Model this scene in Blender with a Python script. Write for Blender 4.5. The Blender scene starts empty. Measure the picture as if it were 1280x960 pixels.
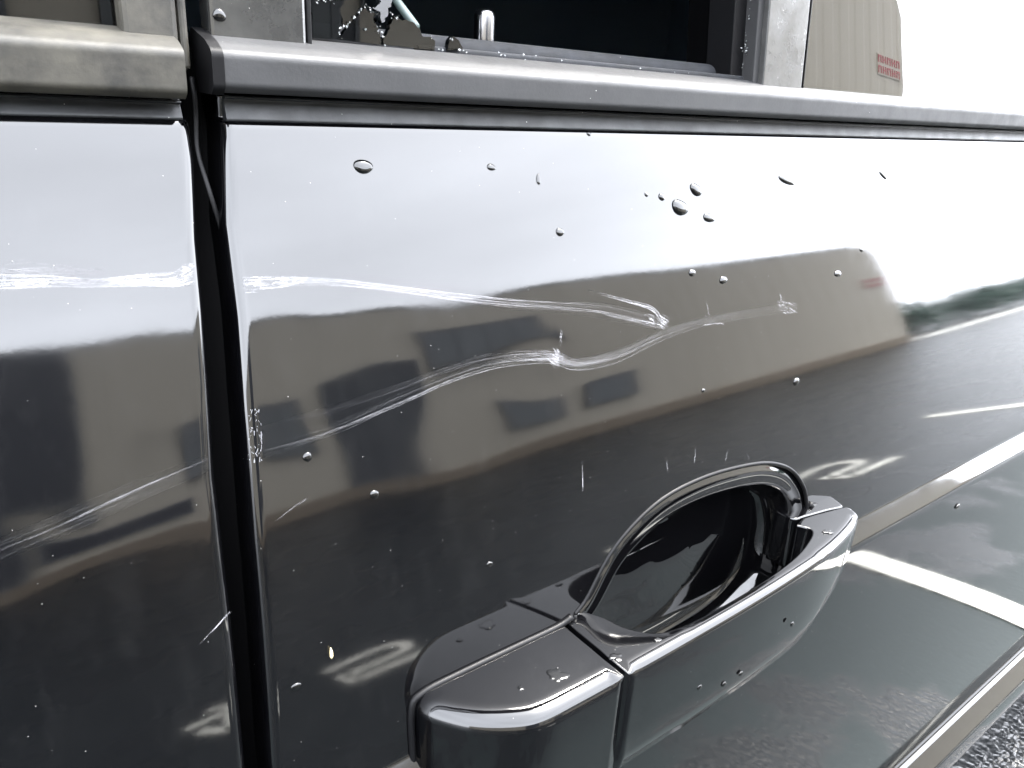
import bpy, bmesh, math, random
import numpy as np
from mathutils import Vector, Matrix

random.seed(7)
rng = np.random.default_rng(7)
R = math.radians
H0 = 1.0                      # height of the lens above the ground (m); car side is measured from there

# ------------------------------------------------------------------ camera
sc = bpy.context.scene
CAMD = .25                    # lens to door skin
ax = np.array([1299., -287., 961.]); ax /= np.linalg.norm(ax)
vd = np.array([-139., 2588., 961.]); vd -= ax * (vd @ ax); vd /= np.linalg.norm(vd)
ay = np.cross(vd, ax); ay = ay if ay[2] > 0 else -ay
ROT = np.array([ax, ay, -vd])                     # camera (right, down, forward) -> car (along, into, up)
cam_d = bpy.data.cameras.new('camera'); cam = bpy.data.objects.new('camera', cam_d)
sc.collection.objects.link(cam); sc.camera = cam
cam_d.sensor_width = 36; cam_d.lens = 961 / 1280 * 36; cam_d.clip_start = .01; cam_d.clip_end = 3000
m = Matrix.Identity(4)
for i in range(3):
    m[i][0] = ROT[i][0]; m[i][1] = -ROT[i][1]; m[i][2] = -ROT[i][2]
m[0][3], m[1][3], m[2][3] = 0, -CAMD, H0
cam.matrix_world = m

# ------------------------------------------------------------------ sky, sun, exposure
SUN_EL, SUN_AZ = 62, 95      # azimuth measured clockwise from +Y (towards +X)
w = bpy.data.worlds.new('World'); sc.world = w; w.use_nodes = True
nt = w.node_tree; N = nt.nodes; L = nt.links
bg = N['Background']; bg.inputs['Strength'].default_value = .15
sky = N.new('ShaderNodeTexSky'); sky.sky_type = 'NISHITA'; sky.sun_disc = False
sky.sun_elevation = R(SUN_EL); sky.sun_rotation = R(SUN_AZ)
sky.air_density = 1.0; sky.dust_density = 4.0; sky.ozone_density = 1.0
hs = N.new('ShaderNodeHueSaturation'); hs.inputs['Saturation'].default_value = .22
tc = N.new('ShaderNodeTexCoord'); mp = N.new('ShaderNodeMapping'); mp.inputs['Scale'].default_value = (1, 1, 2.5)
nz = N.new('ShaderNodeTexNoise'); nz.inputs['Scale'].default_value = 1.7; nz.inputs['Detail'].default_value = 5; nz.inputs['Roughness'].default_value = .5
cr = N.new('ShaderNodeMapRange'); cr.inputs[1].default_value = .3; cr.inputs[2].default_value = .7; cr.inputs[3].default_value = .84; cr.inputs[4].default_value = 1.08
mul = N.new('ShaderNodeVectorMath'); mul.operation = 'SCALE'
L.new(sky.outputs[0], hs.inputs['Color']); L.new(tc.outputs['Generated'], mp.inputs[0]); L.new(mp.outputs[0], nz.inputs['Vector'])
deck = N.new('ShaderNodeMix'); deck.data_type = 'RGBA'; deck.inputs[0].default_value = .85     # cloud deck over the clear sky
deck.inputs[7].default_value = (2.74, 2.87, 3.15, 1); L.new(hs.outputs[0], deck.inputs[6])
L.new(nz.outputs['Fac'], cr.inputs[0]); L.new(deck.outputs[2], mul.inputs[0]); L.new(cr.outputs[0], mul.inputs['Scale'])
L.new(mul.outputs[0], bg.inputs['Color'])
sl = bpy.data.lights.new('sun', 'SUN'); sl.energy = .6; sl.angle = R(14); sl.color = (1, .96, .9)
so = bpy.data.objects.new('sun', sl); sc.collection.objects.link(so); so.location = (3, -4, 8)
sd = Vector((math.sin(R(SUN_AZ)) * math.cos(R(SUN_EL)), math.cos(R(SUN_AZ)) * math.cos(R(SUN_EL)), math.sin(R(SUN_EL))))
so.rotation_euler = sd.to_track_quat('Z', 'Y').to_euler()
vs = sc.view_settings; vs.view_transform = 'Standard'; vs.look = 'None'; vs.gamma = 1; vs.use_curve_mapping = False
vs.exposure = 5.3

# ------------------------------------------------------------------ materials
def mat(name, col, rough=.4, spec=.5, metal=0, coat=0, trans=0, ior=1.5):
    ma = bpy.data.materials.new(name); ma.use_nodes = True
    b = ma.node_tree.nodes['Principled BSDF']
    b.inputs['Base Color'].default_value = (*col, 1); b.inputs['Roughness'].default_value = rough
    b.inputs['Metallic'].default_value = metal; b.inputs['IOR'].default_value = ior
    b.inputs['Specular IOR Level'].default_value = spec; b.inputs['Coat Weight'].default_value = coat
    b.inputs['Transmission Weight'].default_value = trans
    return ma
def nd(ma, t): return ma.node_tree.nodes.new(t)
def lk(ma, a, b): ma.node_tree.links.new(a, b)
def bsdf(ma): return ma.node_tree.nodes['Principled BSDF']
def noise(ma, scale, detail=4, rough=.55, vec=None, stretch=None):
    n = nd(ma, 'ShaderNodeTexNoise'); n.inputs['Scale'].default_value = scale; n.inputs['Detail'].default_value = detail; n.inputs['Roughness'].default_value = rough
    if vec is None:
        t = nd(ma, 'ShaderNodeTexCoord'); vec = t.outputs['Object']
    if stretch:
        q = nd(ma, 'ShaderNodeMapping'); q.inputs['Scale'].default_value = stretch; lk(ma, vec, q.inputs[0]); vec = q.outputs[0]
    lk(ma, vec, n.inputs['Vector']); return n.outputs['Fac']
def rng_(ma, x, a, b, c, d):
    n = nd(ma, 'ShaderNodeMapRange'); n.inputs[1].default_value = a; n.inputs[2].default_value = b; n.inputs[3].default_value = c; n.inputs[4].default_value = d
    lk(ma, x, n.inputs[0]); return n.outputs[0]
def math_(ma, op, a, b=None):
    n = nd(ma, 'ShaderNodeMath'); n.operation = op
    for i, x in enumerate((a, b)):
        if x is None: continue
        if isinstance(x, (int, float)): n.inputs[i].default_value = x
        else: lk(ma, x, n.inputs[i])
    return n.outputs[0]
def mixc(ma, fac, a, b):
    n = nd(ma, 'ShaderNodeMix'); n.data_type = 'RGBA'
    for s, x in ((n.inputs[0], fac), (n.inputs[6], a), (n.inputs[7], b)):
        if isinstance(x, tuple): s.default_value = (*x, 1)
        elif isinstance(x, (int, float)): s.default_value = x
        else: lk(ma, x, s)
    return n.outputs[2]
def bump(ma, h, strength, dist):
    n = nd(ma, 'ShaderNodeBump'); n.inputs['Strength'].default_value = strength; n.inputs['Distance'].default_value = dist
    lk(ma, h, n.inputs['Height']); lk(ma, n.outputs[0], bsdf(ma).inputs['Normal'])
def dots(ma, scale, cut, keep):
    """sparse specks: voronoi cells whose random value passes keep, within radius cut"""
    v = nd(ma, 'ShaderNodeTexVoronoi'); v.inputs['Scale'].default_value = scale
    t = nd(ma, 'ShaderNodeTexCoord'); lk(ma, t.outputs['Object'], v.inputs['Vector'])
    a = math_(ma, 'LESS_THAN', v.outputs['Distance'], cut)
    s = nd(ma, 'ShaderNodeSeparateColor'); lk(ma, v.outputs['Color'], s.inputs[0])
    b = math_(ma, 'GREATER_THAN', s.outputs[0], keep)
    return math_(ma, 'MULTIPLY', a, b)

def paint(name, film=.006, spec=.5):
    ma = mat(name, (.0006, .0006, .0008), .012, spec)
    b = bsdf(ma)
    sp = math_(ma, 'MAXIMUM', dots(ma, 240, .05, .955), dots(ma, 520, .10, .975))
    fl = math_(ma, 'MAXIMUM', rng_(ma, noise(ma, 9, 6, .65), .42, .75, 0, 1), math_(ma, 'MULTIPLY', rng_(ma, noise(ma, 1, 7, .72, None, (70, 70, 22)), .5, .8, 0, 1), 1.6))
    c = mixc(ma, math_(ma, 'MULTIPLY', fl, film), (.0005, .0005, .0007), (.20, .20, .20))
    c = mixc(ma, math_(ma, 'MULTIPLY', sp, .4), c, (.25, .245, .23))
    lk(ma, c, b.inputs['Base Color'])
    r = rng_(ma, noise(ma, 30, 5, .6), .3, .75, .04, .08)
    r = math_(ma, 'ADD', r, math_(ma, 'MULTIPLY', sp, .4))
    lk(ma, r, b.inputs['Roughness'])
    h = noise(ma, 330, 2, .5)
    bump(ma, h, .012, .0003)
    return ma
M = {}
M['paint'] = paint('black_car_paint')
M['handle'] = paint('black_handle_paint', .005, .42)
M['cup'] = mat('black_gloss_cup', (.001, .001, .0012), .03)
M['rubber'] = mat('black_rubber', (.0018, .0018, .0021), .5, .12)
M['gap'] = mat('dark_jamb', (.0003, .0003, .0004), .6, .03)
def plastic(name, a, b, rough, dirt, bscale=600):
    ma = mat(name, a, rough)
    f = rng_(ma, noise(ma, 35, 8, .7), .35, .7, 0, 1)
    if rough > .4: bsdf(ma).inputs['Specular IOR Level'].default_value = .3
    sp = dots(ma, 300, .08, .95)
    c = mixc(ma, math_(ma, 'MULTIPLY', f, dirt), a, b); c = mixc(ma, math_(ma, 'MULTIPLY', sp, .6), c, (.5, .49, .46))
    lk(ma, c, bsdf(ma).inputs['Base Color'])
    lk(ma, rng_(ma, noise(ma, 60, 6, .7), .3, .7, rough - .08, rough + .1), bsdf(ma).inputs['Roughness'])
    bump(ma, noise(ma, bscale, 4, .6), .12, .0006)
    return ma
M['mould'] = plastic('satin_black_moulding', (.013, .0132, .0138), (.022, .022, .0225), .56, .6)
M['flange'] = plastic('dusty_flange', (.006, .0065, .007), (.024, .026, .028), .45, .8)
M['dusty'] = plastic('dusty_moulding', (.0085, .008, .0065), (.038, .035, .027), .58, 1.0, 400)
M['trim'] = plastic('gloss_black_pillar_trim', (.010, .010, .010), (.07, .07, .065), .10, .25)
M['pillar'] = plastic('satin_pillar_trim', (.02, .02, .02), (.09, .09, .085), .22, .4)
M['felt'] = plastic('charcoal_felt_seal', (.003, .0034, .004), (.013, .0145, .018), .9, .9, 1500)
M['metal'] = mat('chrome_pin', (.16, .16, .165), .2, metal=1)
M['rod'] = mat('pale_green_rod', (.06, .08, .075), .4)
M['cabin'] = mat('dark_cabin_lining', (.10, .13, .16), .8, .2)
M['water'] = mat('rain_water_on_black', (.001, .001, .001), .0, ior=1.44)
M['seed'] = mat('pale_seed_husk', (.45, .38, .22), .6)
def tinted(name, tint, frost=0, ior=1.85):
    ma = bpy.data.materials.new(name); ma.use_nodes = True; n = ma.node_tree.nodes; n.remove(n['Principled BSDF'])
    out = n['Material Output']; tr = n.new('ShaderNodeBsdfTransparent'); tr.inputs[0].default_value = (*tint, 1)
    gl = n.new('ShaderNodeBsdfGlossy'); gl.inputs['Roughness'].default_value = .01 + frost
    fr = n.new('ShaderNodeFresnel'); fr.inputs['IOR'].default_value = ior; mx = n.new('ShaderNodeMixShader')
    lk(ma, fr.outputs[0], mx.inputs[0]); lk(ma, tr.outputs[0], mx.inputs[1]); lk(ma, gl.outputs[0], mx.inputs[2]); lk(ma, mx.outputs[0], out.inputs[0])
    return ma
M['glass'] = tinted('tinted_glass', (.10, .105, .10))
M['shard'] = tinted('broken_tinted_glass', (.10, .11, .115), 0, 1.42)
M['crumb'] = mat('crushed_glass', (.22, .23, .23), .1, trans=.35)
def scrape_mat():
    ma = mat('scraped_paint', (.36, .36, .38), .4)
    uv = nd(ma, 'ShaderNodeUVMap').outputs[0]
    s1 = rng_(ma, noise(ma, 1, 4, .7, uv, (16, 30, 1)), .56, .74, 0, 1)
    s2 = rng_(ma, noise(ma, 1, 4, .7, uv, (60, 26, 1)), .45, .75, 0, 1)
    gr = rng_(ma, noise(ma, 1, 2, .7, uv, (900, 60, 1)), .35, .6, .25, 1)
    s = math_(ma, 'MAXIMUM', math_(ma, 'MULTIPLY', s1, gr), math_(ma, 'MULTIPLY', s2, .13))
    sep = nd(ma, 'ShaderNodeSeparateXYZ'); lk(ma, uv, sep.inputs[0])
    v = sep.outputs[1]
    e = math_(ma, 'MULTIPLY', math_(ma, 'MULTIPLY', v, math_(ma, 'SUBTRACT', 1, v)), 4)
    e = math_(ma, 'POWER', e, .6)
    at_ = nd(ma, 'ShaderNodeAttribute'); at_.attribute_name = 'amt'
    al = math_(ma, 'MULTIPLY', math_(ma, 'MULTIPLY', s, e), at_.outputs['Fac'])
    al = math_(ma, 'MULTIPLY', al, math_(ma, 'ADD', .03, math_(ma, 'MULTIPLY', at_.outputs['Fac'], .34)))
    st = nd(ma, 'ShaderNodeAttribute'); st.attribute_name = 'strand'
    gs = math_(ma, 'MULTIPLY', math_(ma, 'MULTIPLY', math_(ma, 'POWER', at_.outputs['Fac'], 1.3), .62), rng_(ma, noise(ma, 1, 4, .75, uv, (230, 1, 1)), .38, .6, .04, 1))
    sel = nd(ma, 'ShaderNodeMix'); lk(ma, st.outputs['Fac'], sel.inputs[0]); lk(ma, al, sel.inputs[2]); lk(ma, gs, sel.inputs[3]); al = sel.outputs[0]
    al = math_(ma, 'MINIMUM', al, .96)
    lk(ma, al, bsdf(ma).inputs['Alpha'])
    return ma
M['scrape'] = scrape_mat()
def asphalt():
    ma = mat('wet_asphalt', (.05, .05, .05), .5, .11)
    big = noise(ma, 1.9, 7, .62)
    dry = rng_(ma, big, .45, .50, 0, 1)
    t0 = nd(ma, 'ShaderNodeTexCoord'); sp_ = nd(ma, 'ShaderNodeSeparateXYZ'); lk(ma, t0.outputs['Object'], sp_.inputs[0])
    dry = math_(ma, 'MULTIPLY', dry, rng_(ma, sp_.outputs[1], -1.0, -.55, .08, 1))     # sheltered strip beside the car dries first
    grit = noise(ma, 190, 3, .6)
    v = nd(ma, 'ShaderNodeTexVoronoi'); v.inputs['Scale'].default_value = 95
    t = nd(ma, 'ShaderNodeTexCoord'); lk(ma, t.outputs['Object'], v.inputs['Vector'])
    cdry = mixc(ma, rng_(ma, grit, .3, .7, 0, 1), (.0090, .0122, .0125), (.0205, .0275, .0280))
    cwet = mixc(ma, rng_(ma, grit, .3, .7, 0, 1), (.0036, .0048, .0053), (.0075, .0097, .0105))
    lk(ma, mixc(ma, dry, cwet, cdry), bsdf(ma).inputs['Base Color'])
    lk(ma, mixc(ma, dry, (.26, .26, .26), (.6, .6, .6)), bsdf(ma).inputs['Roughness'])
    hgt = math_(ma, 'ADD', math_(ma, 'MULTIPLY', v.outputs['Distance'], -1.0), math_(ma, 'MULTIPLY', grit, .5))
    hgt = math_(ma, 'MULTIPLY', hgt, rng_(ma, dry, 0, 1, 1, .35))
    bump(ma, hgt, .5, .005)
    return ma
M['asphalt'] = asphalt()
M['stones'] = mat('wet_stones', (.0075, .008, .0085), .3, .17)
def whitepaint():
    ma = mat('worn_road_paint', (.62, .62, .58), .55)
    f = rng_(ma, noise(ma, 60, 6, .7), .52, .72, 0, .8)
    lk(ma, mixc(ma, f, (.36, .355, .315), (.06, .06, .06)), bsdf(ma).inputs['Base Color'])
    return ma
M['line'] = whitepaint()
def cladding():
    ma = mat('taupe_cladding', (.24, .225, .195), .5)
    f = noise(ma, .8, 6, .6, stretch=(1, 1, .25))
    lk(ma, mixc(ma, f, (.33, .297, .235), (.375, .34, .272)), bsdf(ma).inputs['Base Color'])
    return ma
M['clad'] = cladding()
M['plinth'] = mat('brown_plinth', (.16, .125, .085), .7)
M['dark'] = mat('dark_opening', (.016, .018, .021), .5)
M['doorleaf'] = mat('grey_door_leaf', (.05, .053, .055), .4, .2)
M['pane'] = mat('window_pane', (.12, .128, .128), .3, .2)
M['frame'] = mat('window_frame', (.085, .09, .09), .5)
M['rust'] = mat('red_brown_board', (.17, .115, .09), .7)
M['red'] = mat('red_sign_paint', (.34, .10, .10), .6)
M['roofm'] = mat('pale_roof_sheet', (.30, .29, .26), .6)
M['leaf'] = mat('leaf', (.045, .08, .06), .6)
M['bark'] = mat('bark', (.09, .07, .05), .9)
M['kerb'] = mat('concrete_kerb', (.36, .36, .34), .8)

# ------------------------------------------------------------------ helpers
col = sc.collection
def link(o, parent=None):
    col.objects.link(o)
    if parent is not None:
        o.parent = parent; o.matrix_parent_inverse = Matrix.Translation(parent['_o']).inverted() if '_o' in parent else Matrix.Identity(4)
    return o
def ob(name, verts, faces, ma, parent=None, smooth=True, world=False):
    """car-space coordinates (z from lens height) become world coordinates"""
    me = bpy.data.meshes.new(name); dz = 0 if world else H0
    me.from_pydata([(float(v[0]), float(v[1]), float(v[2]) + dz) for v in verts], [], faces); me.validate(); me.update()
    if smooth: me.shade_smooth()
    me.materials.append(M[ma] if isinstance(ma, str) else ma)
    o = bpy.data.objects.new(name, me)
    return link(o, parent)
def tag(o, label=None, cat=None, group=None, kind=None):
    if label: o['label'] = label
    if cat: o['category'] = cat
    if group: o['group'] = group
    if kind: o['kind'] = kind
    return o
def empty(name, loc):
    o = bpy.data.objects.new(name, None); o.empty_display_size = .1; o.location = loc; o['_o'] = loc; col.objects.link(o); return o
def fix_normals(o):
    bm = bmesh.new(); bm.from_mesh(o.data); bmesh.ops.recalc_face_normals(bm, faces=bm.faces); bm.to_mesh(o.data); bm.free(); return o
def grid_faces(nr, nc, closed=False):
    f = []
    for i in range(nr - 1):
        for j in range(nc - (0 if closed else 1)):
            k = (j + 1) % nc
            f.append((i * nc + j, i * nc + k, (i + 1) * nc + k, (i + 1) * nc + j))
    return f
def box(name, x0, x1, y0, y1, z0, z1, ma, parent=None, bev=0, world=False):
    bm = bmesh.new(); bmesh.ops.create_cube(bm, size=1)
    for v in bm.verts:
        v.co = Vector((x0 + (v.co.x + .5) * (x1 - x0), y0 + (v.co.y + .5) * (y1 - y0), z0 + (v.co.z + .5) * (z1 - z0) + (0 if world else H0)))
    if bev: bmesh.ops.bevel(bm, geom=bm.edges[:], offset=bev, segments=3, profile=.5, affect='EDGES')
    me = bpy.data.meshes.new(name); bm.to_mesh(me); bm.free(); me.materials.append(M[ma])
    if bev: me.shade_smooth()
    return link(bpy.data.objects.new(name, me), parent)
def round_poly(pts, rad, n=5):
    """open polyline with rounded corners"""
    out = [np.array(pts[0], float)]
    for i in range(1, len(pts) - 1):
        a, b, c = (np.array(p, float) for p in pts[i - 1:i + 2])
        r = rad[i] if isinstance(rad, (list, tuple)) else rad
        u = a - b; v = c - b; r = min(r, .48 * np.linalg.norm(u), .48 * np.linalg.norm(v))
        if r <= 0: out.append(b); continue
        p = b + u / np.linalg.norm(u) * r; q = b + v / np.linalg.norm(v) * r
        for t in np.linspace(0, 1, n): out.append((1 - t) ** 2 * p + 2 * t * (1 - t) * b + t * t * q)
    out.append(np.array(pts[-1], float)); return out
def support(prof, d=.0006):
    """extra points beside the ends of long flats so that they shade flat"""
    out = [prof[0]]
    for a, b in zip(prof[:-1], prof[1:]):
        a, b = np.array(a), np.array(b); l = np.linalg.norm(b - a)
        if l > 4 * d: out += [a + (b - a) * d / l, b + (a - b) * d / l]
        out.append(b)
    return out
def extrude(name, prof, x0, x1, ma, parent, closed=False, caps=True, xs=None):
    prof = support(prof)
    xs = xs if xs is not None else [x0, x1]
    n = len(prof); v = [(x, p[0], p[1]) for x in xs for p in prof]
    f = grid_faces(len(xs), n, closed)
    if caps:
        f.append(tuple(range(n))[::-1]); f.append(tuple(range((len(xs) - 1) * n, len(xs) * n)))
    o = fix_normals(ob(name, v, f, ma, parent))
    md = o.modifiers.new('edges', 'EDGE_SPLIT'); md.split_angle = R(40)
    return o
def tube(name, pts, r, ma, parent, n=10, flat=1.0, caps=True):
    pts = [Vector([float(c) for c in p]) for p in pts]; v = []; up = Vector((0, 1, 0.01))
    rs = r if isinstance(r, (list, tuple)) else [r] * len(pts)
    for i, p in enumerate(pts):
        t = (pts[min(i + 1, len(pts) - 1)] - pts[max(i - 1, 0)]).normalized()
        a = t.cross(up); a = a.normalized() if a.length > 1e-6 else Vector((1, 0, 0)); b = a.cross(t).normalized()
        for k in range(n):
            q = 2 * math.pi * k / n; v.append(p + (a * math.cos(q) + b * math.sin(q) * flat) * rs[i])
    f = grid_faces(len(pts), n, True)
    if caps: f += [tuple(range(n))[::-1], tuple(range((len(pts) - 1) * n, len(pts) * n))]
    return fix_normals(ob(name, v, f, ma, parent))
def smoothpath(pts, n=8):
    """Catmull-Rom"""
    P = [np.array(p, float) for p in pts]; P = [2 * P[0] - P[1]] + P + [2 * P[-1] - P[-2]]; out = []
    for i in range(1, len(P) - 2):
        for t in np.linspace(0, 1, n, endpoint=False):
            a, b, c, d = P[i - 1:i + 3]
            out.append(.5 * (2 * b + (c - a) * t + (2 * a - 5 * b + 4 * c - d) * t * t + (3 * b - a - 3 * c + d) * t ** 3))
    out.append(P[-2]); return out

# ------------------------------------------------------------------ shape of the car's side
KZ = [-.80, -.70, -.32, -.30, -.165, -.088, -.0135]      # height on the skin
KT = [-6, -4, 2, 4.5, 13, 18, 23]                        # inward lean there, degrees
ZS = np.linspace(-.8, 0, 3201); TS = np.interp(ZS, KZ, KT)
_c = np.concatenate([[0], np.cumsum(np.tan(np.radians(.5 * (TS[1:] + TS[:-1]))) * np.diff(ZS))])
YS = _c - np.interp(-.25, ZS, _c)
def S(z): return float(np.interp(z, ZS, YS))
def nrm(z):
    t = R(float(np.interp(z, ZS, TS))); return np.array([0, -math.cos(t), math.sin(t)])
def ray(px, py):
    d = ROT @ np.array([px - 640, py - 480, 961.]); return d / np.linalg.norm(d)
def on_y(px, py, y):                                      # photo measurement -> point at depth y
    d = ray(px, py); return np.array([0, -CAMD, 0]) + d * ((y + CAMD) / d[1])
def on_skin(px, py):                                      # photo measurement -> point on the door skin
    y = 0.
    for i in range(40):
        q = on_y(px, py, y); y = .5 * y + .5 * S(max(min(q[2], 0), -.8))
    return q
def xz(pts): return [(on_skin(*p)[0], on_skin(*p)[2]) for p in pts]

YT = S(-.0145); YU = .066
# dents follow the two scrapes
SCR_UP = xz([(303, 352), (400, 352), (480, 360), (560, 371), (640, 380), (700, 384), (760, 390), (828, 405)])
SCR_LO = xz([(312, 558), (370, 540), (430, 520), (500, 492), (560, 468), (620, 450), (690, 446), (720, 455), (770, 445), (830, 418), (890, 400), (985, 384)])
SCR_FU = xz([(-60, 352), (0, 354), (60, 352), (120, 354), (170, 352), (215, 350), (240, 342)])
SCR_FL = xz([(-60, 712), (0, 687), (60, 663), (120, 637), (200, 603), (262, 578)])
def seg_field(X, Z, path, width, amps):
    """gaussian valley along a polyline; amps per vertex"""
    best = np.full(X.shape, 1e9); am = np.zeros(X.shape)
    for i in range(len(path) - 1):
        a = np.array(path[i]); b = np.array(path[i + 1]); d = b - a; l2 = d @ d
        t = np.clip(((X - a[0]) * d[0] + (Z - a[1]) * d[1]) / l2, 0, 1)
        dist = np.hypot(X - a[0] - t * d[0], Z - a[1] - t * d[1])
        k = dist < best; best = np.where(k, dist, best); am = np.where(k, amps[i] * (1 - t) + amps[i + 1] * t, am)
    return am * np.exp(-(best / width) ** 2)
BUMPS_R = [(.150, -.118, .020, .020, .30), (.215, -.098, .030, .018, -.16), (.240, -.128, .022, .014, .22), (.130, -.150, .022, .020, -.14),
           (.185, -.150, .03, .016, .18), (.30, -.11, .03, .018, .15), (.11, -.095, .016, .012, .14), (.165, -.094, .02, .012, .05)]
BUMPS_F = [(.060, -.115, .016, .024, .25), (.03, -.150, .022, .016, -.30), (.055, -.165, .02, .014, .22), (.02, -.10, .02, .02, .12), (.065, -.14, .010, .02, -.18)]
def dent(X, Z, rear=True):
    if rear:
        h = seg_field(X, Z, SCR_UP, .010, [.03, .06, .08, .10, .10, .10, .10, .18]) + seg_field(X, Z, SCR_LO, .012, [.04, .06, .09, .12, .14, .14, .24, .2, .15, .1, .08, .04])
        for x, z, sx, sz, a in BUMPS_R: h = h + a * np.exp(-((X - x) / sx) ** 2 - ((Z - z) / sz) ** 2)
    else:
        h = seg_field(X, Z, SCR_FU, .007, [.1, .12, .2, .1, .2, .25, .3]) + seg_field(X, Z, SCR_FL, .010, [.1, .15, .2, .25, .2, .1])
        for x, z, sx, sz, a in BUMPS_F: h = h + a * np.exp(-((X - x) / sx) ** 2 - ((Z - z) / sz) ** 2)
    return h * .001
# a pressed crease runs the length of the car; below it the skin stands 9 mm prouder
ZC0, ZC1, ZB = -.2965, -.3095, -.695
STEP = .009
def profile():
    p = [(YT + .010, .004), (YT + .0038, -.0045), (YT + .0056, -.0126), (YT + .0044, -.0134), (YT + .0006, -.0137)]
    p = round_poly(p, [0, .0008, .0006, .0006, 0], 3)
    out = [(a[0], a[1], 0) for a in p]
    for z in list(np.arange(-.0150, -.195, -.002)) + list(np.arange(-.1955, ZC0 + .004, -.001)): out.append((S(z), z, 1))
    low = lambda z: S(z) - STEP
    c = [(S(ZC0 + .0035), ZC0 + .0035), (S(ZC0), ZC0), (low(ZC1), ZC1), (low(ZC1 - .006), ZC1 - .006)]
    out += [(a[0], a[1], 0) for a in round_poly(c, [0, .0012, .0025, 0], 5)]
    for z in np.arange(ZC1 - .009, ZB + .004, -.006): out.append((low(z), z, 0))
    yb = low(ZB)
    c = [(yb, ZB + .003), (yb, ZB), (yb - .004, ZB - .001), (yb - .020, ZB - .020), (yb - .020, ZB - .060), (yb + .03, ZB - .075)]
    out += [(a[0], a[1], 0) for a in round_poly(c, [0, .001, .002, .003, .012, 0], 5)]
    return out
PROF = profile()
LEAD = [on_skin(*p) for p in [(278, 160), (282, 280), (297, 401), (305, 513), (312, 600), (318, 680), (339, 960)]]
TRAIL = [on_skin(*p) for p in [(240, 160), (245, 200), (249, 300), (258, 400), (266, 513), (271, 600), (309, 960)]]
def edge(tab, z):
    zz = [q[2] for q in tab][::-1]; xx = [q[0] for q in tab][::-1]
    return float(np.interp(z, zz, xx))
def inside(poly, x, z):
    c = False; n = len(poly); j = n - 1
    for i in range(n):
        if (poly[i][1] > z) != (poly[j][1] > z) and x < (poly[j][0] - poly[i][0]) * (z - poly[i][1]) / (poly[j][1] - poly[i][1]) + poly[i][0]: c = not c
        j = i
    return c
# cup outline (x, z)
CUP = xz([(719, 768), (734, 747), (762, 694), (794, 654), (831, 622), (875, 599), (919, 585), (958, 579), (985, 585), (1000, 600), (1008, 622)]) + \
      [(.4785, -.285), (.475, -.320), (.455, -.350), (.41, -.366), (.34, -.368), (.285, -.355), (.258, -.322), (.2495, -.290)]
CUP = [tuple(p) for p in smoothpath(CUP + [CUP[0]], 6)[:-1]]
CC = (.368, -.270)
def door_y(z): return S(z) - STEP * min(1, max(0, (ZC0 - z) / (ZC0 - ZC1)))
CUP_IN = CUP

def door(name, tab, sgn, us, rear, parent):
    rad = .0042
    fil = [(-rad * 0, .030)] + [(rad * (1 - math.cos(a)), rad * (1 - math.sin(a))) for a in np.linspace(0, math.pi / 2, 7)]
    rows = []
    Zc = np.array([p[1] for p in PROF]); Yc = np.array([p[0] for p in PROF])
    U = np.array(us)
    for (y, z, k) in PROF:
        e = edge(tab, z)
        r = [(e + sgn * fx, y + fy, z) for fx, fy in fil]
        r += [(e + sgn * (rad + u), y, z) for u in U]
        rows.append(r)
    A = np.array(rows)                                    # rows x cols x 3
    d = dent(A[:, :, 0], A[:, :, 2], rear)
    A[:, :, 1] += d
    nr, nc = A.shape[:2]
    F = grid_faces(nr, nc)
    if rear:
        keep = []
        for f in F:
            c = np.mean([A[i // nc, i % nc] for i in f], axis=0)
            if .24 < c[0] < .5 and -.375 < c[2] < -.19 and inside(CUP_IN, c[0], c[2]): continue
            keep.append(f)
        F = keep
    if sgn > 0: F = [f[::-1] for f in F]
    o = ob(name, A.reshape(-1, 3), F, 'paint', parent)
    return o

# ------------------------------------------------------------------ ground and paint on it
def sheet(name, pts, z, ma, kind=None, parent=None):
    return tag(ob(name, [(p[0], p[1], z) for p in pts], [tuple(range(len(pts)))], ma, parent, False, True), kind=kind)
sheet('ground', [(-600, -600), (600, -600), (600, 600), (-600, 600)], 0, 'asphalt', 'structure')

# coarse wet stones of the asphalt close under the sill
gx_, gy_ = np.arange(.95, 1.67, .0025), np.arange(-.085, .06, .0025); GX, GY = np.meshgrid(gx_, gy_); HH = np.zeros_like(GX); cs = .0085
ci, cj = np.floor(GX / cs).astype(int), np.floor(GY / cs).astype(int)
def hsh(i, j, k): v_ = np.sin(i * 127.1 + j * 311.7 + k * 74.7) * 43758.5453; return v_ - np.floor(v_)
for di in (-1, 0, 1):
    for dj in (-1, 0, 1):
        i_, j_ = ci + di, cj + dj; rr = cs * (.35 + .45 * hsh(i_, j_, 3))
        d2 = ((GX - (i_ + hsh(i_, j_, 1)) * cs) ** 2 + (GY - (j_ + hsh(i_, j_, 2)) * cs) ** 2) / rr ** 2
        HH = np.maximum(HH, (.0010 + .0030 * hsh(i_, j_, 4)) * np.sqrt(np.clip(1 - d2, 0, 1)))
edge_f = np.minimum(1, np.minimum(np.minimum(GX - .95, 1.667 - GX), np.minimum(GY + .085, .06 - GY)) / .05)
V = np.stack([GX, GY, .0004 + HH * np.clip(edge_f, 0, 1)], -1).reshape(-1, 3)
tag(ob('asphalt_stones', V, grid_faces(len(gy_), len(gx_)), 'stones', None, True, True), 'coarse wet stones in the dark asphalt under the sill', 'asphalt', kind='stuff')

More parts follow.
